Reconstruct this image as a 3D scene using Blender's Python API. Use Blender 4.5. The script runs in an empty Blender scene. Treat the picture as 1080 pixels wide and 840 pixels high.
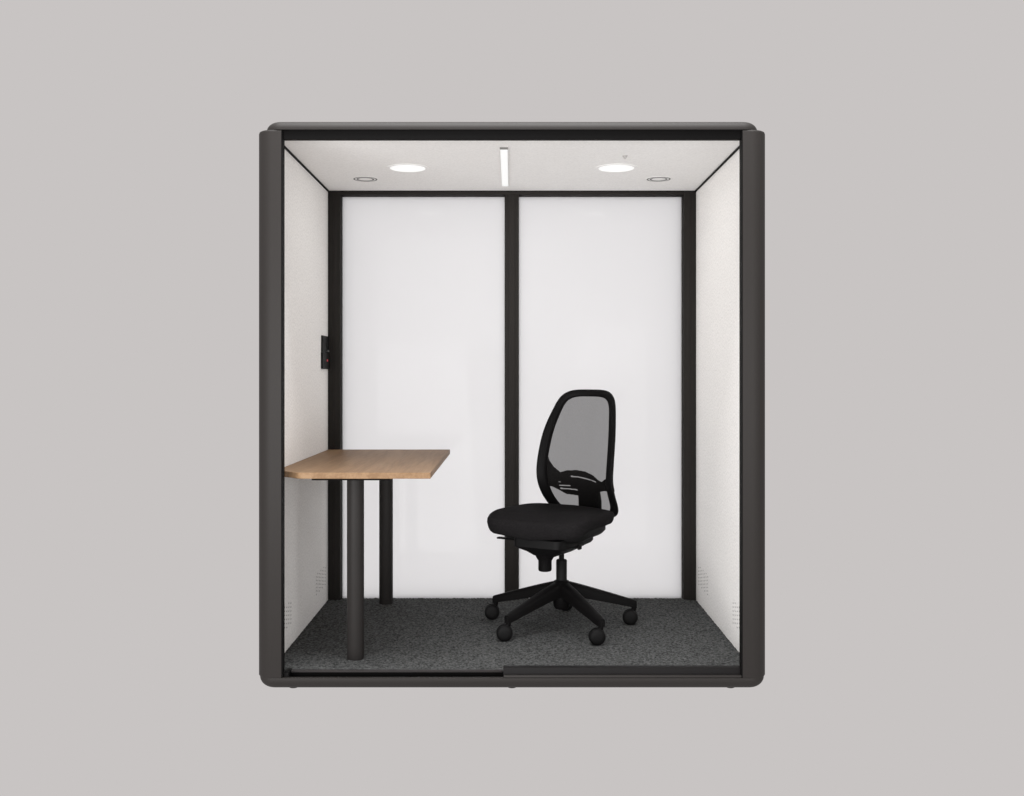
import bpy, bmesh, math, random
from mathutils import Vector, Matrix
random.seed(7)
S = bpy.context.scene
COL = S.collection
PI = math.pi

# ------------------------------------------------------------------ materials
def mat(name, color, rough=0.5, metal=0.0, spec=0.5, noise=None, bump=None, emit=None):
    """Principled surface; noise = (scale, amount, detail[, stretch]) varies the colour, bump = (scale, strength, distance)."""
    m = bpy.data.materials.new(name); m.use_nodes = True
    nt = m.node_tree; N = nt.nodes; L = nt.links
    p = N['Principled BSDF']
    p.inputs['Base Color'].default_value = (*color, 1)
    p.inputs['Roughness'].default_value = rough
    p.inputs['Metallic'].default_value = metal
    p.inputs['Specular IOR Level'].default_value = spec
    tc = N.new('ShaderNodeTexCoord')
    if noise:
        sc, amt, det = noise[:3]
        mp = N.new('ShaderNodeMapping')
        if len(noise) > 3: mp.inputs['Scale'].default_value = noise[3]
        L.new(tc.outputs['Object'], mp.inputs['Vector'])
        n = N.new('ShaderNodeTexNoise'); n.inputs['Scale'].default_value = sc; n.inputs['Detail'].default_value = det
        L.new(mp.outputs['Vector'], n.inputs['Vector'])
        r = N.new('ShaderNodeMapRange')
        r.inputs['From Min'].default_value = 0.3; r.inputs['From Max'].default_value = 0.7
        r.inputs['To Min'].default_value = 1 - amt; r.inputs['To Max'].default_value = 1 + amt
        L.new(n.outputs['Fac'], r.inputs['Value'])
        mx = N.new('ShaderNodeVectorMath'); mx.operation = 'SCALE'
        mx.inputs[0].default_value = color
        L.new(r.outputs['Result'], mx.inputs['Scale'])
        L.new(mx.outputs['Vector'], p.inputs['Base Color'])
    if bump:
        n2 = N.new('ShaderNodeTexNoise'); n2.inputs['Scale'].default_value = bump[0]; n2.inputs['Detail'].default_value = 3
        L.new(tc.outputs['Object'], n2.inputs['Vector'])
        b = N.new('ShaderNodeBump'); b.inputs['Strength'].default_value = bump[1]; b.inputs['Distance'].default_value = bump[2]
        L.new(n2.outputs['Fac'], b.inputs['Height']); L.new(b.outputs['Normal'], p.inputs['Normal'])
    if emit:
        p.inputs['Emission Color'].default_value = (*emit[0], 1)
        p.inputs['Emission Strength'].default_value = emit[1]
    return m

CHARCOAL = mat('charcoal_paint', (0.0212, 0.0187, 0.0175), 0.55, spec=0.16, noise=(700, 0.05, 2), bump=(1500, 0.08, 0.0006))
BLACK = mat('black_profile', (0.0180, 0.0160, 0.0145), 0.75, spec=0.12, noise=(400, 0.08, 2))
NEAR_BLACK = mat('near_black', (0.0045, 0.0042, 0.0042), 0.6, spec=0.05)
RAIL = mat('rail_paint', (0.0085, 0.0077, 0.0078), 0.55, spec=0.08)
ALU = mat('threshold_metal', (0.024, 0.021, 0.021), 0.5, spec=0.15)
FELT = mat('cream_felt', (0.803, 0.786, 0.766), 0.95, spec=0.1, noise=(125, 0.13, 7), bump=(420, 0.5, 0.0015))
CEIL = mat('white_acoustic_ceiling', (0.825, 0.815, 0.803), 0.95, spec=0.1, noise=(130, 0.06, 7), bump=(700, 0.2, 0.001))
WHITE = mat('white_plastic', (0.82, 0.81, 0.80), 0.5, spec=0.3)
GREY = mat('grey_slot', (0.16, 0.155, 0.15), 0.7, spec=0.2)
HOLE = mat('vent_hole', (0.28, 0.27, 0.26), 0.9, spec=0.1)
LENS = mat('lit_diffuser', (0.02, 0.02, 0.02), 0.5, emit=((1.0, 0.995, 0.985), 0.91))
PLASTIC = mat('black_plastic', (0.0036, 0.0033, 0.0034), 0.55, spec=0.07, bump=(900, 0.12, 0.0005))
DULL = mat('dull_black_plastic', (0.0036, 0.0034, 0.0035), 0.62, spec=0.14)
SEATFAB = mat('black_seat_fabric', (0.0102, 0.0094, 0.0098), 0.95, spec=0.05, noise=(190, 0.38, 6), bump=(900, 0.5, 0.0012))
LEGM = mat('leg_paint', (0.021, 0.019, 0.0182), 0.5, spec=0.12, noise=(500, 0.05, 2))
PANEL = mat('panel_plastic', (0.0055, 0.0052, 0.0052), 0.5, spec=0.12)
PANEL2 = mat('panel_socket', (0.004, 0.004, 0.004), 0.5, spec=0.2)
SPRK = mat('sprinkler_metal', (0.33, 0.32, 0.31), 0.6)
TAB = mat('panel_tab', (0.09, 0.09, 0.09), 0.4)
LED = mat('red_led', (0.35, 0.04, 0.05), 0.4, emit=((1.0, 0.10, 0.12), 0.28))
STEEL = mat('piston_steel', (0.004, 0.004, 0.004), 0.6, spec=0.08)

def pane_material():
    m = bpy.data.materials.new('white_frosted_glass'); m.use_nodes = True
    nt = m.node_tree; N = nt.nodes; L = nt.links
    p = N['Principled BSDF']; out = N['Material Output']
    p.inputs['Base Color'].default_value = (0.850, 0.849, 0.855, 1)
    p.inputs['Roughness'].default_value = 0.06
    p.inputs['Specular IOR Level'].default_value = 0.0
    t = N.new('ShaderNodeBsdfTranslucent'); t.inputs['Color'].default_value = (0.850, 0.849, 0.855, 1)
    mx = N.new('ShaderNodeMixShader'); mx.inputs['Fac'].default_value = 0.94
    L.new(p.outputs['BSDF'], mx.inputs[1]); L.new(t.outputs['BSDF'], mx.inputs[2])
    gl = N.new('ShaderNodeBsdfGlossy'); gl.inputs['Roughness'].default_value = 0.045
    m2 = N.new('ShaderNodeMixShader'); m2.inputs['Fac'].default_value = 0.0045
    L.new(mx.outputs['Shader'], m2.inputs[1]); L.new(gl.outputs['BSDF'], m2.inputs[2])
    L.new(m2.outputs['Shader'], out.inputs['Surface'])
    return m
PANE = pane_material()

def mesh_material():
    """Open weave: threads over air, the air share set per thread crossing."""
    m = bpy.data.materials.new('chair_mesh_weave'); m.use_nodes = True
    nt = m.node_tree; N = nt.nodes; L = nt.links
    p = N['Principled BSDF']; out = N['Material Output']
    p.inputs['Base Color'].default_value = (0.0085, 0.0078, 0.0076, 1); p.inputs['Roughness'].default_value = 0.95
    p.inputs['Specular IOR Level'].default_value = 0.03
    tr = N.new('ShaderNodeBsdfTransparent')
    tc = N.new('ShaderNodeTexCoord')
    n = N.new('ShaderNodeTexNoise'); n.inputs['Scale'].default_value = 330; n.inputs['Detail'].default_value = 2
    L.new(tc.outputs['Object'], n.inputs['Vector'])
    r = N.new('ShaderNodeMapRange'); r.inputs['From Min'].default_value = 0.3; r.inputs['From Max'].default_value = 0.7
    r.inputs['To Min'].default_value = 0.318; r.inputs['To Max'].default_value = 0.368
    L.new(n.outputs['Fac'], r.inputs['Value'])
    mx = N.new('ShaderNodeMixShader'); L.new(r.outputs['Result'], mx.inputs['Fac'])
    L.new(p.outputs['BSDF'], mx.inputs[1]); L.new(tr.outputs['BSDF'], mx.inputs[2])
    L.new(mx.outputs['Shader'], out.inputs['Surface'])
    return m
WEAVE = mesh_material()

def carpet_material():
    m = bpy.data.materials.new('heather_carpet'); m.use_nodes = True
    nt = m.node_tree; N = nt.nodes; L = nt.links
    p = N['Principled BSDF']; p.inputs['Roughness'].default_value = 1.0; p.inputs['Specular IOR Level'].default_value = 0.05
    tc = N.new('ShaderNodeTexCoord')
    a = N.new('ShaderNodeTexNoise'); a.inputs['Scale'].default_value = 92; a.inputs['Detail'].default_value = 6; a.inputs['Roughness'].default_value = 0.75
    L.new(tc.outputs['Object'], a.inputs['Vector'])
    r = N.new('ShaderNodeValToRGB')
    r.color_ramp.elements[0].position = 0.385; r.color_ramp.elements[0].color = (0.021, 0.022, 0.022, 1)
    r.color_ramp.elements[1].position = 0.63; r.color_ramp.elements[1].color = (0.120, 0.122, 0.121, 1)
    L.new(a.outputs['Fac'], r.inputs['Fac']); L.new(r.outputs['Color'], p.inputs['Base Color'])
    b = N.new('ShaderNodeBump'); b.inputs['Strength'].default_value = 0.6; b.inputs['Distance'].default_value = 0.004
    n2 = N.new('ShaderNodeTexNoise'); n2.inputs['Scale'].default_value = 260; n2.inputs['Detail'].default_value = 4
    L.new(tc.outputs['Object'], n2.inputs['Vector'])
    L.new(n2.outputs['Fac'], b.inputs['Height']); L.new(b.outputs['Normal'], p.inputs['Normal'])
    return m
CARPET = carpet_material()

def wood_material():
    m = bpy.data.materials.new('oak_veneer'); m.use_nodes = True
    nt = m.node_tree; N = nt.nodes; L = nt.links
    p = N['Principled BSDF']; p.inputs['Roughness'].default_value = 0.5; p.inputs['Specular IOR Level'].default_value = 0.14
    tc = N.new('ShaderNodeTexCoord')
    mp = N.new('ShaderNodeMapping'); mp.inputs['Scale'].default_value = (1.0, 0.06, 1.0)
    L.new(tc.outputs['Object'], mp.inputs['Vector'])
    fine = N.new('ShaderNodeTexNoise'); fine.inputs['Scale'].default_value = 95; fine.inputs['Detail'].default_value = 6; fine.inputs['Roughness'].default_value = 0.65
    broad = N.new('ShaderNodeTexNoise'); broad.inputs['Scale'].default_value = 17; broad.inputs['Detail'].default_value = 4; broad.inputs['Distortion'].default_value = 0.6
    L.new(mp.outputs['Vector'], fine.inputs['Vector']); L.new(mp.outputs['Vector'], broad.inputs['Vector'])
    ad = N.new('ShaderNodeMath'); ad.operation = 'MULTIPLY_ADD'; ad.inputs[1].default_value = 0.55
    L.new(broad.outputs['Fac'], ad.inputs[0])
    sc = N.new('ShaderNodeMath'); sc.operation = 'MULTIPLY'; sc.inputs[1].default_value = 0.45
    L.new(fine.outputs['Fac'], sc.inputs[0]); L.new(sc.outputs[0], ad.inputs[2])
    r = N.new('ShaderNodeValToRGB')
    r.color_ramp.elements[0].position = 0.41; r.color_ramp.elements[0].color = (0.180, 0.105, 0.054, 1)
    r.color_ramp.elements[1].position = 0.59; r.color_ramp.elements[1].color = (0.256, 0.160, 0.089, 1)
    L.new(ad.outputs[0], r.inputs['Fac']); L.new(r.outputs['Color'], p.inputs['Base Color'])
    b = N.new('ShaderNodeBump'); b.inputs['Strength'].default_value = 0.1; b.inputs['Distance'].default_value = 0.0008
    L.new(fine.outputs['Fac'], b.inputs['Height']); L.new(b.outputs['Normal'], p.inputs['Normal'])
    return m
OAK = wood_material()

# ------------------------------------------------------------------ mesh helpers
def obj(name, bm, m, parent=None, sharp=40):
    bmesh.ops.recalc_face_normals(bm, faces=bm.faces)
    me = bpy.data.meshes.new(name); bm.to_mesh(me); bm.free()
    me.materials.append(m)
    me.polygons.foreach_set('use_smooth', [True] * len(me.polygons))
    me.set_sharp_from_angle(angle=math.radians(sharp))
    o = bpy.data.objects.new(name, me); COL.objects.link(o)
    if parent: o.parent = parent
    return o

def thing(name, label, cat, loc=(0, 0, 0), rz=0.0):
    o = bpy.data.objects.new(name, None); COL.objects.link(o)
    o.empty_display_size = 0.1
    o.location = loc; o.rotation_euler = (0, 0, rz); o['label'] = label; o['category'] = cat
    return o

def box(x0, x1, y0, y1, z0, z1, bev=0.0, seg=2, bm=None):
    b = bmesh.new()
    M = Matrix.Translation(((x0+x1)/2, (y0+y1)/2, (z0+z1)/2)) @ Matrix.Diagonal((x1-x0, y1-y0, z1-z0, 1))
    bmesh.ops.create_cube(b, size=1, matrix=M)
    if bev: bmesh.ops.bevel(b, geom=list(b.edges), offset=bev, segments=seg, affect='EDGES', profile=0.5)
    return join(bm, b) if bm else b

def join(dst, src):
    me = bpy.data.meshes.new('tmp'); src.to_mesh(me); src.free(); dst.from_mesh(me); bpy.data.meshes.remove(me)
    return dst

def loft(rings, cap0=True, cap1=True, close=False):
    bm = bmesh.new()
    R = [[bm.verts.new(p) for p in ring] for ring in rings]
    n = len(R[0])
    pairs = list(zip(R, R[1:])) + ([(R[-1], R[0])] if close else [])
    for a, b in pairs:
        for i in range(n):
            j = (i+1) % n
            bm.faces.new((a[i], a[j], b[j], b[i]))
    if not close:
        if cap0: bm.faces.new(R[0][::-1])
        if cap1: bm.faces.new(R[-1])
    return bm

def lathe(prof, seg=32, M=None):
    """prof: (radius, z) pairs bottom to top round the z axis."""
    bm = loft([[(r*math.cos(2*PI*i/seg), r*math.sin(2*PI*i/seg), z) for i in range(seg)] for r, z in prof])
    if M is not None: bm.transform(M)
    return bm

def tube(p0, p1, r0, r1=None, seg=16):
    p0 = Vector(p0); p1 = Vector(p1); d = p1-p0
    q = d.to_track_quat('Z', 'Y').to_matrix().to_4x4()
    return lathe([(r0, 0), (r0 if r1 is None else r1, d.length)], seg, Matrix.Translation(p0) @ q)

def annulus(cx, cy, z, r0, r1, h, seg=48):
    rings = [(r0, z), (r1, z), (r1, z-h), (r0, z-h)]
    return loft([[(cx+r*math.cos(2*PI*i/seg), cy+r*math.sin(2*PI*i/seg), zz) for i in range(seg)] for r, zz in rings], close=True)

def rrect(x0, x1, y0, y1, r, seg=10):
    pts = []
    for cx, cy, a0 in ((x1-r, y1-r, 0), (x0+r, y1-r, 90), (x0+r, y0+r, 180), (x1-r, y0+r, 270)):
        for i in range(seg+1):
            a = math.radians(a0 + 90*i/seg)
            pts.append((cx+r*math.cos(a), cy+r*math.sin(a)))
    return pts

def prism(poly, z0, z1):
    return loft([[(x, y, z0) for x, y in poly], [(x, y, z1) for x, y in poly]])

# ------------------------------------------------------------------ the booth
FLOOR, CEILING, WX, BACK, DEPTH = 0.051, 2.112, 0.927, 1.298, 1.43
pod = thing('office_booth', 'charcoal framed office booth with open front, cream felt walls and white back panes', 'office booth', (0, 0, 0))

def rounded_slab(hx, z_side, z_full, r, up, rp, seg=10):
    """plan-rounded slab: straight side from z_side to z_full, then a quarter round of radius r going up (or down)."""
    rings = [[(x, y, z_side) for x, y in rrect(-hx, hx, 0, DEPTH, rp)]]
    for i in range(seg+1):
        a = PI/2*i/seg; ins = r*1.2*(1-math.cos(a)); z = z_full + (1 if up else -1)*r*math.sin(a)
        rings.append([(x, y, z) for x, y in rrect(-hx+ins, hx-ins, ins, DEPTH-ins, max(rp-ins, 0.012))])
    return rings

# roof: rounded cap, hollow underneath so that the ceiling board sits inside it
rings = [[(x, y, z) for x, y in rrect(-0.9210, 0.9210, 0.0395, 1.2985, 0.001)] for z in (2.1250, 2.1085)]
obj('roof', loft(rings + rounded_slab(0.938, 2.1085, 2.1090, 0.037, True, 0.062)), CHARCOAL, pod, 50)
# base: rounded tray with a lip
rings = rounded_slab(0.963, 0.0395, 0.0355, 0.0435, False, 0.062)[::-1]
rings.append([(x, y, 0.0395) for x, y in rrect(-0.937, 0.937, 0.018, DEPTH-0.018, 0.045)])
rings.append([(x, y, 0.010) for x, y in rrect(-0.937, 0.937, 0.018, DEPTH-0.018, 0.045)])
base = obj('base', loft(rings), CHARCOAL, pod, 50)
for fx in (-0.835, 0.0, 0.835):
    for fy in (0.060, DEPTH-0.06):
        obj('foot', lathe([(0.015, -0.0120), (0.018, -0.0105), (0.018, -0.007)], 20, Matrix.Translation((fx, fy, 0))), BLACK, base)

def post_poly(ins=0.0):
    P = [(-0.870, 0.0+ins), (-0.906, 0.0+ins)]
    for i in range(1, 13):
        a = PI/2*i/12; r = 0.061-ins
        P.append((-0.906 - r*math.sin(a), 0.061 - r*math.cos(a)))
    P += [(-0.967+ins, 0.130), (-0.941, 0.130), (-0.941, 0.040), (-0.870, 0.040)]
    return P
def post(mx, my):
    T = lambda p, z: (p[0]*mx, p[1] if my > 0 else DEPTH-p[1], z)
    r = [[T(p, 0.0375) for p in post_poly(0.003)], [T(p, 0.042) for p in post_poly()],
         [T(p, 2.100) for p in post_poly()], [T(p, 2.106) for p in post_poly(0.002)], [T(p, 2.1083) for p in post_poly(0.006)]]
    return loft(r)
for my in (1, -1):
    for mx in (-1, 1):
        obj('corner_post', post(mx, my), CHARCOAL, pod, 45)
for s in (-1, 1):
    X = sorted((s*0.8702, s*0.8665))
    obj('return_shade_strip', box(X[0], X[1], 0.004, 0.042, 0.044, 2.108), NEAR_BLACK, pod)  # near-black strip painting in the shade on the post's inner return
    X = sorted((s*0.9415, s*0.962))
    obj('side_panel', box(X[0], X[1], 0.131, DEPTH-0.131, 0.044, 2.108, 0.002), CHARCOAL, pod)
    X = sorted((s*WX, s*0.9405))
    w = obj('wall_lining', box(X[0], X[1], 0.041, 1.296, 0.046, CEILING), FELT, pod)
    X = sorted((s*0.9203, s*(WX-0.0003)))
    obj('trim_strip', box(X[0], X[1], 0.042, 1.2965, 2.1048, 2.1117), NEAR_BLACK, pod)
    # perforated vents low on the lining: two blocks of round holes
    for y0 in (0.200, 0.990):
        bm = bmesh.new(); NY, NZ, PY, PZ = 7, 12, 0.0385, 0.0083
        X0 = s*(WX-0.0004)
        g = [[bm.verts.new((X0, y0-PY/2+PY*a_, 0.140+PZ*b_)) for b_ in range(NZ+1)] for a_ in range(NY+1)]
        for a_ in range(NY):
            for b_ in range(NZ):
                q = [g[a_][b_], g[a_+1][b_], g[a_+1][b_+1], g[a_][b_+1]]
                if (a_+b_) % 2: bm.faces.new(q); continue
                cy_, cz_ = y0+PY*a_, 0.140+PZ*(b_+.5)
                sl = [bm.verts.new((X0, cy_+u_*0.0070, cz_+v_*0.0029)) for u_, v_ in ((-1, -.5), (-.8, -1), (.8, -1), (1, -.5), (1, .5), (.8, 1), (-.8, 1), (-1, .5))]
                f = bm.faces.new(sl); f.material_index = 1
                for k in range(4):
                    n = (k+1) % 4
                    bm.faces.new((q[k], sl[2*k], sl[2*k+1])) 
                    bm.faces.new((q[k], sl[2*k+1], sl[(2*k+2) % 8], q[n]))
        obj('air_vent', bm, FELT, w).data.materials.append(HOLE)
obj('lintel', box(-0.8664, 0.8664, 0.012, 0.040, 2.0745, 2.1083, 0.002), NEAR_BLACK, pod)
obj('sill_rail', box(-0.033, 0.8664, 0.0185, 0.050, 0.020, 0.0745, 0.002), RAIL, pod)
obj('sill_plinth', box(-0.031, 0.8664, 0.003, 0.0180, 0.0398, 0.0490, 0.002), CHARCOAL, pod)
obj('threshold', box(-0.846, -0.036, 0.060, 0.078, 0.0435, 0.0515, 0.0015), ALU, pod)
obj('jamb_block', box(-0.8664, -0.847, 0.020, 0.085, 0.012, 0.0540, 0.001), NEAR_BLACK, pod)
obj('floor_deck', box(-0.926, 0.926, 0.0790, 1.372, 0.0102, 0.0420), NEAR_BLACK, pod)
obj('rear_fascia', box(-0.8698, 0.8698, 1.386, DEPTH-0.004, 0.0440, 0.0465), CHARCOAL, pod)

# carpet: pile-height grid
nx, ny = 300, 205
bm = bmesh.new(); G = []
for j in range(ny+1):
    row = []
    for i in range(nx+1):
        e = i in (0, nx) or j in (0, ny)
        row.append(bm.verts.new((-0.9262+1.8524*i/nx + (0 if e else random.uniform(-.0015, .0015)),
                                 0.0785+(1.335-0.0785)*j/ny + (0 if e else random.uniform(-.0015, .0015)),
                                 FLOOR + random.gauss(0, 0.0011) + (random.random() > 0.97)*0.002)))
    G.append(row)
for j in range(ny):
    for i in range(nx):
        bm.faces.new((G[j][i], G[j][i+1], G[j+1][i+1], G[j+1][i]))
edge = [e for e in bm.edges if e.is_boundary]
ex = bmesh.ops.extrude_edge_only(bm, edges=edge)
for v in [g for g in ex['geom'] if isinstance(g, bmesh.types.BMVert)]: v.co.z = 0.0422
obj('carpet', bm, CARPET, pod, 180)

# ceiling with its fittings
ceil = obj('ceiling', box(-0.9201, 0.9201, 0.041, 1.2965, CEILING, 2.1180), CEIL, pod)
for s in (-1, 1):
    cx, cy = s*0.468, 0.736
    d = obj('downlight', annulus(cx, cy, CEILING+0.001, 0.0795, 0.094, 0.003), WHITE, pod)
    obj('lens', lathe([(0.0794, 0), (0.0794, 0.002)], 48, Matrix.Translation((cx, cy, CEILING-0.0012))), LENS, d)
    cx, cy = s*0.694, 0.987
    dl = bpy.data.lights.new('downlight_lamp', 'AREA'); dl.shape = 'DISK'; dl.size = 0.155; dl.energy = 0.70; dl.color = (1, .99, .97)
    lo = bpy.data.objects.new('downlight_lamp', dl); COL.objects.link(lo); lo.location = (s*0.468, 0.736, CEILING-0.004); lo.parent = d
    v = obj('ceiling_vent', lathe([(0.060, 0), (0.062, 0.002)], 48, Matrix.Translation((cx, cy, CEILING-0.0018))), WHITE, pod)
    obj('slot', annulus(cx, cy, CEILING-0.0012, 0.0490, 0.0565, 0.0012), GREY, v)
    obj('slot', annulus(cx, cy, CEILING-0.0012, 0.0335, 0.0420, 0.0012), GREY, v)
ll = obj('linear_light', box(-0.0500, -0.0165, 0.322, 1.139, CEILING-0.006, CEILING+0.001), WHITE, pod)
obj('diffuser', box(-0.0480, -0.0185, 0.326, 1.135, CEILING-0.0075, CEILING-0.0055), LENS, ll)
dl = bpy.data.lights.new('linear_lamp', 'AREA'); dl.shape = 'RECTANGLE'; dl.size = 0.029; dl.size_y = 0.80; dl.energy = 0.95; dl.color = (1, .99, .97)
lo = bpy.data.objects.new('linear_lamp', dl); COL.objects.link(lo); lo.location = (-0.03325, 0.7305, CEILING-0.0095); lo.parent = ll
obj('end_shade', box(-0.0502, -0.0163, 0.3175, 0.3218, CEILING-0.0085, CEILING+0.001), GREY, ll)  # grey strip painting in the shadow at the light's front end
obj('sprinkler', lathe([(0.003, -0.013), (0.005, -0.011), (0.008, -0.004), (0.011, 0.0), (0.011, 0.001)], 20,
                       Matrix.Translation((0.479, 0.480, CEILING))), SPRK, pod)

# back frame and panes
bf = obj('back_frame', box(-WX+0.0004, -0.8660, BACK, 1.3805, 0.044, 2.1075, 0.0015), BLACK, pod)
obj('stile', box(0.8660, WX-0.0004, BACK, 1.3805, 0.044, 2.1075, 0.0015), BLACK, bf)
mull = box(-0.0370, 0.0350, BACK, 1.3805, 0.044, 2.0925, 0.0015)
obj('mullion', box(-0.0175, 0.0155, BACK-0.004, BACK+0.01, 0.052, 2.0925, 0.0015, bm=mull), BLACK, bf)
obj('top_rail', box(-0.8662, 0.8662, BACK+0.0005, 1.3805, 2.0930, 2.1115, 0.001), BLACK, bf)
for s in (-1, 1):
    X = sorted((s*0.8995, s*0.8755))
    obj('stop_bead', box(X[0], X[1], BACK-0.003, BACK+0.01, 0.052, 2.0925, 0.0015), BLACK, bf)
obj('glass_pane', box(-0.8659, -0.0371, 1.372, 1.380, 0.0425, 2.0929), PANE, pod)
obj('glass_pane', box(0.0351, 0.8659, 1.372, 1.380, 0.0425, 2.0929), PANE, pod)

# ------------------------------------------------------------------ wall panel
cp = thing('socket_panel', 'small black two part socket panel with red indicator on the left felt wall', 'socket panel', (-WX, 1.195, 1.29))
x0, x1 = 0.0003, 0.0085
obj('socket_plate', box(x0, x1, -0.086, 0.092, 0.0055, 0.086, 0.0012), PANEL, cp)
obj('control_plate', box(x0, x1+0.002, -0.090, 0.094, -0.077, 0.0045, 0.0012), PANEL, cp)
obj('socket', lathe([(0.021, 0), (0.021, 0.0015), (0.012, 0.0012)], 28, Matrix.Translation((x1-0.0002, 0.045, 0.045)) @ Matrix.Rotation(PI/2, 4, 'Y')), PANEL2, cp)
obj('switch', box(x1-0.0002, x1+0.003, 0.045, 0.075, 0.008, 0.017, 0.0008), TAB, cp)
obj('indicator', box(x1+0.0018, x1+0.0035, 0.016, 0.036, -0.040, -0.029, 0.0005), LED, cp)

# ------------------------------------------------------------------ desk
desk = thing('desk', 'oak topped wall desk with clipped front corner on two round charcoal legs', 'desk', (-0.625, 0.70, FLOOR))
D = Vector((-0.625, 0.70, FLOOR))
TOP, TH = 0.8088, 0.0235
poly = [(-0.312, 1.294), (-0.9255, 1.294), (-0.9255, 0.175), (-0.890, 0.135)]
a, b, c = Vector((-0.890, 0.135)), Vector((-0.818, 0.060)), Vector((-0.312, 0.060))
ru = 0.018
p_in = b + (a-b).normalized()*ru; p_out = b + (c-b).normalized()*ru
for i in range(7):
    t = i/6; q = p_in*(1-t)**2 + b*2*t*(1-t) + p_out*t*t; poly.append((q.x, q.y))
poly.append((-0.312, 0.060))
poly = [(x-D.x, y-D.y) for x, y in poly]
z1 = TOP-D.z
cen = Vector((0, 0))
def inset(P, d):
    out = []
    n = len(P)
    for i in range(n):
        p0, p, p2 = Vector(P[i-1]), Vector(P[i]), Vector(P[(i+1) % n])
        n1 = (p-p0).normalized(); n2 = (p2-p).normalized()
        m_ = Vector((-n1.y, n1.x)) + Vector((-n2.y, n2.x)); m_.normalize()
        out.append(tuple(p + m_*d))
    return out
pin = inset(poly, 0.0015)
obj('desktop', loft([[(x, y, z1-TH) for x, y in pin], [(x, y, z1-TH+0.0015) for x, y in poly], [(x, y, z1-0.0015) for x, y in poly], [(x, y, z1) for x, y in pin]]), OAK, desk, 30)
for ly in (0.230, 1.222):
    yy = ly-D.y
    l = obj('leg', lathe([(0.033, 0.0), (0.034, 0.002), (0.034, z1-TH-0.0085), (0.034, z1-TH-0.008)], 40, Matrix.Translation((0, yy, 0))), LEGM, desk, 50)
    y0, y1 = (-0.105, 0.09) if ly < 0.6 else (-0.09, 0.06)
    obj('mounting_plate', box(-0.155, 0.150, yy+y0, yy+y1, z1-TH-0.0125, z1-TH-0.0002, 0.001), NEAR_BLACK, l)

# ------------------------------------------------------------------ office chair
# local axes: +x = sitter's left (viewer's right), -y = forward, z from the carpet
CH = math.radians(30)
chair = thing('office_chair', 'black swivel office chair with grey mesh back and five castors on dark carpet', 'office chair', (0.2225, 0.740, FLOOR), -CH)

def interp(tab, v):
    if v <= tab[0][0]: return tab[0][1]
    for (a0, b0), (a1, b1) in zip(tab, tab[1:]):
        if v <= a1:
            t = (v-a0)/(a1-a0); return b0+(b1-b0)*t
    return tab[-1][1]
BT = [(0.44, .296), (0.48, .276), (0.52, .245), (0.55, .2165), (0.58, .192), (0.61, .1735), (0.64, .162), (0.67, .1585), (0.70, .161), (0.73, .166),
      (0.76, .1725), (0.79, .1806), (0.82, .189), (0.85, .1975), (0.88, .2074), (0.91, .2183), (0.94, .231), (0.97, .2445), (1.0, .257), (1.03, .2665), (1.06, .2725), (1.08, .275)]
def bsm(v): return sum(interp(BT, v+d) for d in (-.02, -.01, 0, .01, .02))/5
def surf(u, v, off=0.0): return (u + 0.004, bsm(v) - 1.5*u*u + off, v)

OUT = [(0, 1.064), (.030, 1.0643), (.060, 1.064), (.088, 1.0605), (.109, 1.0535), (.125, 1.043), (.1375, 1.029), (.1465, 1.012), (.154, .994), (.160, .970), (.169, .940), (.176, .910),
       (.1816, .880), (.1866, .850), (.1893, .820), (.1912, .790), (.193, .760), (.194, .730), (.1945, .700), (.1936, .670), (.1915, .640), (.190, .610), (.1875, .580), (.184, .550), (.179, .520), (.166, .490), (.140, .470), (.100, .460), (.05, .456), (0, .455)]
INN = [(0, 1.033), (.030, 1.0335), (.057, 1.0325), (.078, 1.0295), (.095, 1.0235), (.107, 1.0155), (.1155, 1.005), (.122, .993), (.1275, .979), (.1325, .960), (.137, .936), (.143, .910),
       (.1485, .880), (.152, .850), (.155, .820), (.1575, .790), (.159, .760), (.160, .730), (.160, .700), (.159, .670), (.157, .640), (.155, .610), (.152, .580), (.148, .550), (.141, .520), (.128, .500), (.105, .488), (.075, .483), (.04, .481), (0, .480)]
def both(P): return P + [(-u, v) for u, v in P[-2:0:-1]]
O2, I2 = both(OUT), both(INN)
# smooth the loops a little
def smooth(P, n=1):
    for _ in range(n):
        P = [tuple((P[i-1][k]+2*P[i][k]+P[(i+1) % len(P)][k])/4 for k in (0, 1)) for i in range(len(P))]
    return P
def dense(P, k=3):
    Q = []
    n = len(P)
    for i in range(n):
        p0, p1, p2, p3 = (Vector(P[(i+j-1) % n]) for j in range(4))
        for s in range(k):
            t = s/k
            Q.append(tuple(0.5*((2*p1)+(p2-p0)*t+(2*p0-5*p1+4*p2-p3)*t*t+(3*p1-p0-3*p2+p3)*t**3)))
    return Q
O2, I2 = dense(smooth(O2)), dense(smooth(I2))
I2 = [(u*0.965, 0.78+(v-0.78)*0.99) for u, v in I2]
SEC = [(0.0, 0.010), (0.05, 0.003), (0.16, 0.0), (0.5, -0.002), (0.84, 0.0), (0.95, 0.004), (1.0, 0.011), (1.0, 0.020), (0.92, 0.028), (0.75, 0.032), (0.3, 0.032), (0.08, 0.026), (0.0, 0.019)]
rings = []
for (uo, vo), (ui, vi) in zip(O2, I2):
    rings.append([surf(uo+(ui-uo)*s, vo+(vi-vo)*s, d) for s, d in SEC])
backrest = obj('backrest_frame', loft(rings, close=True), PLASTIC, chair, 60)

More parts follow.
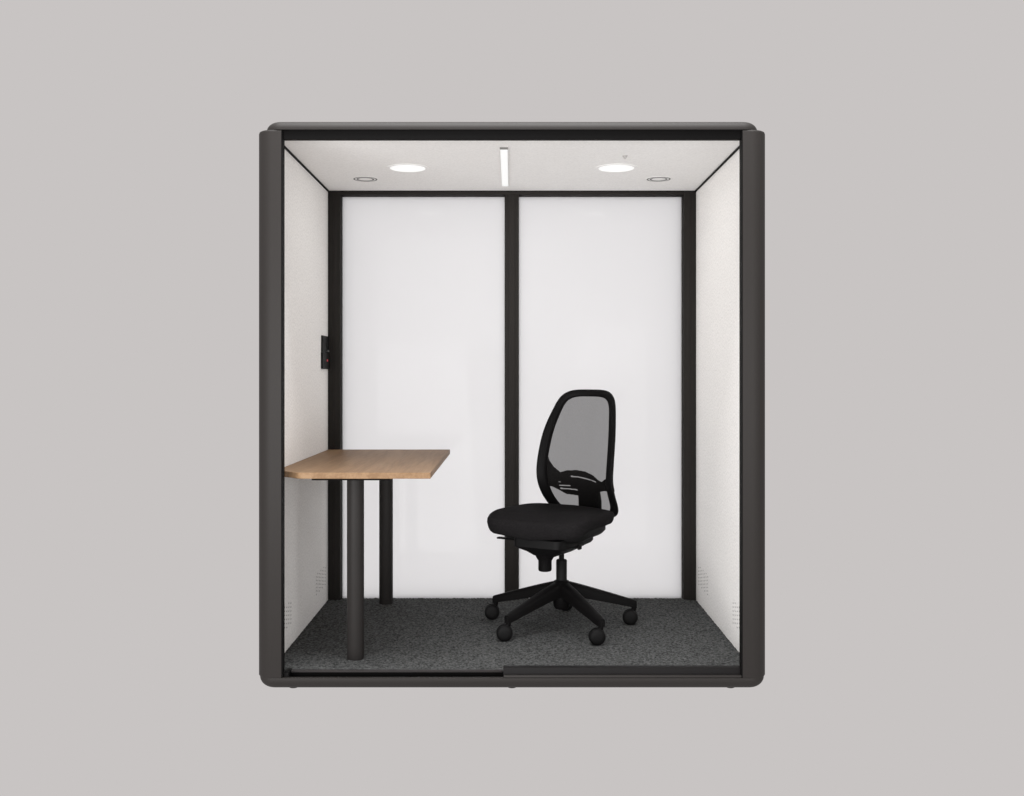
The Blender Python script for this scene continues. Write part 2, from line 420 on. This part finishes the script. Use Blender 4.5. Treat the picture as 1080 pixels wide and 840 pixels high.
def inside(P, u, v):
    c = False; n = len(P)
    for i in range(n):
        (x0, y0), (x1, y1) = P[i], P[(i+1) % n]
        if (y0 > v) != (y1 > v) and u < (x1-x0)*(v-y0)/(y1-y0)+x0: c = not c
    return c
def sheet(test, u0, u1, v0, v1, step, fn, thick):
    bm = bmesh.new(); V = {}
    nu, nv = int((u1-u0)/step), int((v1-v0)/step)
    def gv(i, j):
        if (i, j) not in V: V[i, j] = bm.verts.new(fn(u0+i*step, v0+j*step))
        return V[i, j]
    for i in range(nu):
        for j in range(nv):
            if test(u0+(i+.5)*step, v0+(j+.5)*step):
                bm.faces.new((gv(i, j), gv(i+1, j), gv(i+1, j+1), gv(i, j+1)))
    # relax the stair-stepped border
    for _ in range(4):
        new = {}
        for v in bm.verts:
            be = [e for e in v.link_edges if e.is_boundary]
            if len(be) == 2: new[v] = (v.co*2 + be[0].other_vert(v).co + be[1].other_vert(v).co)/4
        for v, c in new.items(): v.co = c
    if thick:
        ret = bmesh.ops.extrude_face_region(bm, geom=list(bm.faces))
        for v in [g for g in ret['geom'] if isinstance(g, bmesh.types.BMVert)]: v.co.y += thick
    return bm
mid = [((a[0]+b[0])/2, (a[1]+b[1])/2) for a, b in zip(O2, I2)]
obj('mesh_fabric', sheet(lambda u, v: inside(mid, u, v), -.19, .19, .46, 1.07, .006, lambda u, v: surf(u, v, 0.016), 0), WEAVE, backrest, 180)

LUM = [(-.185, .80), (-.172, .776), (-.158, .732), (-.137, .702), (-.106, .676), (-.075, .685), (-.03, .688), (.016, .683), (.057, .668), (.088, .646), (.108, .640), (.13, .655), (.178, .672), (.178, .600),
       (.115, .598), (.06, .585), (-.02, .563), (-.092, .571), (-.121, .592), (-.147, .608), (-.163, .610), (-.187, .62)]
def slot(P, half):
    def t(u, v):
        for (a0, b0), (a1, b1) in zip(P, P[1:]):
            if a0 <= u <= a1:
                s = (u-a0)/(a1-a0); return abs(v-(b0+(b1-b0)*s)) < half
        return False
    return t
SL = [slot([(-.058, .658), (-.020, .657), (.030, .649), (.078, .637)], .0034), slot([(-.118, .630), (-.103, .630)], .0030),
      slot([(-.117, .613), (-.060, .613)], .0034), slot([(-.116, .598), (-.076, .597), (-.018, .592)], .0034)]
obj('lumbar_support', sheet(lambda u, v: inside(LUM, u, v) and not any(s(u, v) for s in SL), -.19, .19, .55, .81, .002, lambda u, v: surf(u, v, 0.034), 0.010), DULL, chair, 50)

# back upright: J-shaped bar from under the seat up to the lumbar plate
def bar(stations, bev=0.3):
    """stations: (y, z, half width, half thickness, tilt of the section)"""
    rings = []
    for y, z, hw, ht, tilt in stations:
        ring = []
        for sx, sy in ((-1, -bev), (-1, bev), (-1+.12, 1), (1-.12, 1), (1, bev), (1, -bev), (1-.12, -1), (-1+.12, -1)):
            ring.append((sx*hw + 0.004, y + sy*ht*math.cos(tilt), z + sy*ht*math.sin(tilt)))
        rings.append(ring)
    return loft(rings)
obj('back_upright', bar([(-0.02, .372, .050, .022, PI/2), (0.12, .376, .052, .024, PI/2), (0.215, .394, .055, .024, PI/2*.85), (0.268, .425, .057, .022, PI/2*.5), (0.288, .470, .058, .020, 0.15),
                         (0.286, .540, .058, .017, 0), (0.272, .590, .057, .015, -.25), (0.235, .625, .055, .012, -.5), (0.205, .640, .052, .010, -.5)]), DULL, chair, 50)

# seat cushion with waterfall front edge
NP = 72
def outline(i, s):
    a = 2*PI*i/NP
    c, sn = math.cos(a), math.sin(a)
    e = 2/5.2
    x = math.copysign(abs(c)**e, c); y = math.copysign(abs(sn)**e, sn)
    hw = 0.247 if y < 0 else 0.247 - 0.022*y
    yy = (0.178 if y > 0 else 0.288)*y
    return x*hw*s - 0.021, yy*s
def sm(t): t = max(0, min(1, t)); return t*t*(3-2*t)
def topz(x, y):
    p = -y
    return 0.529 - 0.022*sm((p-0.12)/0.18) - 0.008*math.exp(-(((x+.02)/0.11)**2))*sm((0.16-abs(y))/0.16) - 0.012*sm((x+.02)/.22)*sm((.12-p)/.3)
def botz(x, y):
    return 0.466 - 0.030*sm((-y-0.10)/0.17) - 0.014*sm((-y-0.02)/.2)*sm((.16-abs(x+.02))/.16) - 0.006*sm((y-.05)/.12)
rings = []
for s, w in ((0.02, 0), (.4, 0), (.75, 0), (.90, 0), (.935, .03), (.962, .14), (.984, .34), (1.0, .64), (.995, .82), (.978, .94), (.95, .99), (.90, 1.0), (.7, 1.0), (.5, 1.0), (.25, 1.0), (.02, 1.0)):
    ring = []
    for i in range(NP):
        x, y = outline(i, s)
        zb, zt = botz(x, y), topz(x, y)
        ring.append((x, y, zb+(zt-zb)*w))
    rings.append(ring)
seat = obj('seat', loft(rings), SEATFAB, chair, 75)
sh = []
for s, z in ((.55, .415), (.80, .425), (.86, .440), (.86, .466)):
    sh.append([(outline(i, s)[0], outline(i, s)[1]*.84+.008, z - (0.016*sm((-outline(i, s)[1]-.05)/.2))) for i in range(NP)])
obj('seat_pan', loft(sh), DULL, seat, 60)

# tilt mechanism, tension knob, levers
def sect(z, x0, x1, y0, y1, r): return [(x, y, z) for x, y in rrect(x0, x1, y0, y1, r, 5)]
obj('mechanism', loft([sect(.338, -.030, .034, -.165, .045, .018), sect(.348, -.050, .052, -.190, .07, .022), sect(.366, -.078, .082, -.210, .09, .03),
                       sect(.380, -.108, .110, -.232, .10, .03), sect(.390, -.118, .116, -.245, .11, .03), sect(.424, -.118, .116, -.245, .11, .03)]), DULL, chair, 50)
obj('tension_knob', lathe([(.023, .276), (.0275, .278), (.0295, .284), (.0295, .322), (.037, .334), (.046, .352)], 28, Matrix.Translation((-.004, -.150, 0))), PLASTIC, chair, 50)
def lever(x0, x1, y, z, dz):
    bm = tube((x0, y, z), (x1, y, z), .0055)
    xs = sorted((x1-math.copysign(.006, x1), x1+math.copysign(.045, x1)))
    return box(xs[0], xs[1], y-.012, y+.012, z-.004+dz, z+.004+dz, .003, bm=bm)
obj('lever', lever(-.10, -.262, -.045, .384, 0), PLASTIC, chair)
lv = lever(.06, .068, -.045, .376, -.004)
obj('lever', box(.108, .118, -.060, -.032, .364, .386, .003, bm=lv), PLASTIC, chair)

# gas lift
col = obj('gas_lift', lathe([(.030, .135), (.0255, .20), (.0242, .202), (.0245, .300), (.0215, .304)], 28), DULL, chair, 50)
obj('piston', lathe([(.0120, .295), (.0120, .345)], 20), STEEL, col)

# five-star base
R0 = 0.335
obj('hub', lathe([(.030, .085), (.036, .095), (.043, .150), (.041, .190), (.034, .208), (.024, .213)], 32), PLASTIC, chair, 50)
A0 = math.radians(8.8) + CH
for k in range(5):
    a = A0 + 2*PI*k/5
    M = Matrix.Rotation(a, 4, 'Z')
    st = []
    for t in [i/10 for i in range(11)]:
        r = 0.018 + (R0+0.010-0.018)*t
        zt = .208 - .100*(t**1.08)
        h = .062 - .030*t
        w = .0295 - .0115*t
        if t == 1: w *= .8
        st.append([(r, sx*w*wx, zt - h*zz) for sx, wx, zz in ((-1, .55, 0), (-1, .85, .10), (-1, 1, .35), (-1, .95, 1.0), (1, .95, 1.0), (1, 1, .35), (1, .85, .10), (1, .55, 0))])
    bm = loft(st); bm.transform(M)
    obj('base_arm', bm, PLASTIC, chair, 55)
    px, py = R0*math.cos(a), R0*math.sin(a)
    # castor: trailing the pivot towards the viewer's left
    tr = Matrix.Rotation(CH, 4, 'Z') @ Vector((-0.017, -0.004, 0))
    ax = (Matrix.Rotation(CH + math.radians(-90 + 3*(k-2)), 4, 'Z')).to_3x3() @ Vector((1, 0, 0))
    wc = Vector((px+tr.x, py+tr.y, 0.0345))
    q = ax.to_track_quat('Z', 'Y').to_matrix().to_4x4()
    hood = lathe([(.0, -.006), (.026, -.0048), (.0340, -.0045), (.0340, .0045), (.026, .0048), (.0, .006)], 28, Matrix.Translation(wc+Vector((0, 0, .004))) @ q)
    hood = join(hood, lathe([(.0085, .060), (.0105, .066), (.0125, .090), (.0115, .100)], 18, Matrix.Translation((px, py, 0))))
    hood = join(hood, tube((px, py, .070), (wc.x, wc.y, .055), .011, .009))
    c = obj('castor', hood, PLASTIC, chair, 50)
    for s in (-1, 1):
        prof = [(.012, .0050), (.0338, .0050), (.0349, .008), (.0347, .013), (.0315, .0185), (.026, .0225), (.015, .0245), (.004, .025)]
        prof = [(r, z*s) for r, z in prof]
        obj('wheel', lathe(prof, 32, Matrix.Translation(wc) @ q), DULL, c, 50)

# ------------------------------------------------------------------ light
w = bpy.data.worlds.new('World'); S.world = w; w.use_nodes = True
bg = w.node_tree.nodes['Background']
bg.inputs['Color'].default_value = (0.5776, 0.5520, 0.5457, 1); bg.inputs['Strength'].default_value = 1.0

def area(name, loc, target, sx, sy, power, color=(1, 1, 1)):
    l = bpy.data.lights.new(name, 'AREA'); l.shape = 'RECTANGLE'; l.size = sx; l.size_y = sy; l.energy = power; l.color = color
    o = bpy.data.objects.new(name, l); COL.objects.link(o); o.location = loc
    o.rotation_euler = (Vector(target)-Vector(loc)).to_track_quat('-Z', 'Y').to_euler()
    return o
area('front_softbox', (-1.2, -5.0, 2.8), (0.1, 0.6, 0.9), 3.2, 2.6, 90)
area('low_fill', (-2.4, -5.0, 0.1), (0.1, 0.6, 1.1), 4.2, 3.0, 330)  # added fill lamp, lifts the ceiling and lower walls
area('low_side_fill', (2.2, -5.0, 0.5), (-0.1, 0.6, 1.2), 3.2, 2.6, 130)  # second added fill lamp, evens out the left wall
area('overhead_softbox', (0, -0.2, 4.6), (0, 0.4, 2.1), 3.5, 2.5, 330)
area('pane_backlight', (0, 7.0, 0.75), (0, 1.38, 1.0), 1.4, 1.4, 168)  # unseen lamp added behind the booth so the back panes glow

# ------------------------------------------------------------------ camera
cam = bpy.data.cameras.new('Camera'); co = bpy.data.objects.new('Camera', cam); COL.objects.link(co)
co.location = (0, -3.86, 1.18); co.rotation_euler = (PI/2, 0, 0)
cam.sensor_width = 36; cam.lens = 36; cam.shift_y = -23.5/1080; cam.clip_end = 100
S.camera = co
S.view_settings.view_transform = 'Standard'; S.view_settings.look = 'None'
S.view_settings.exposure = 0; S.view_settings.gamma = 1
S.cycles.use_denoising = True
S.cycles.max_bounces = 12; S.cycles.diffuse_bounces = 6
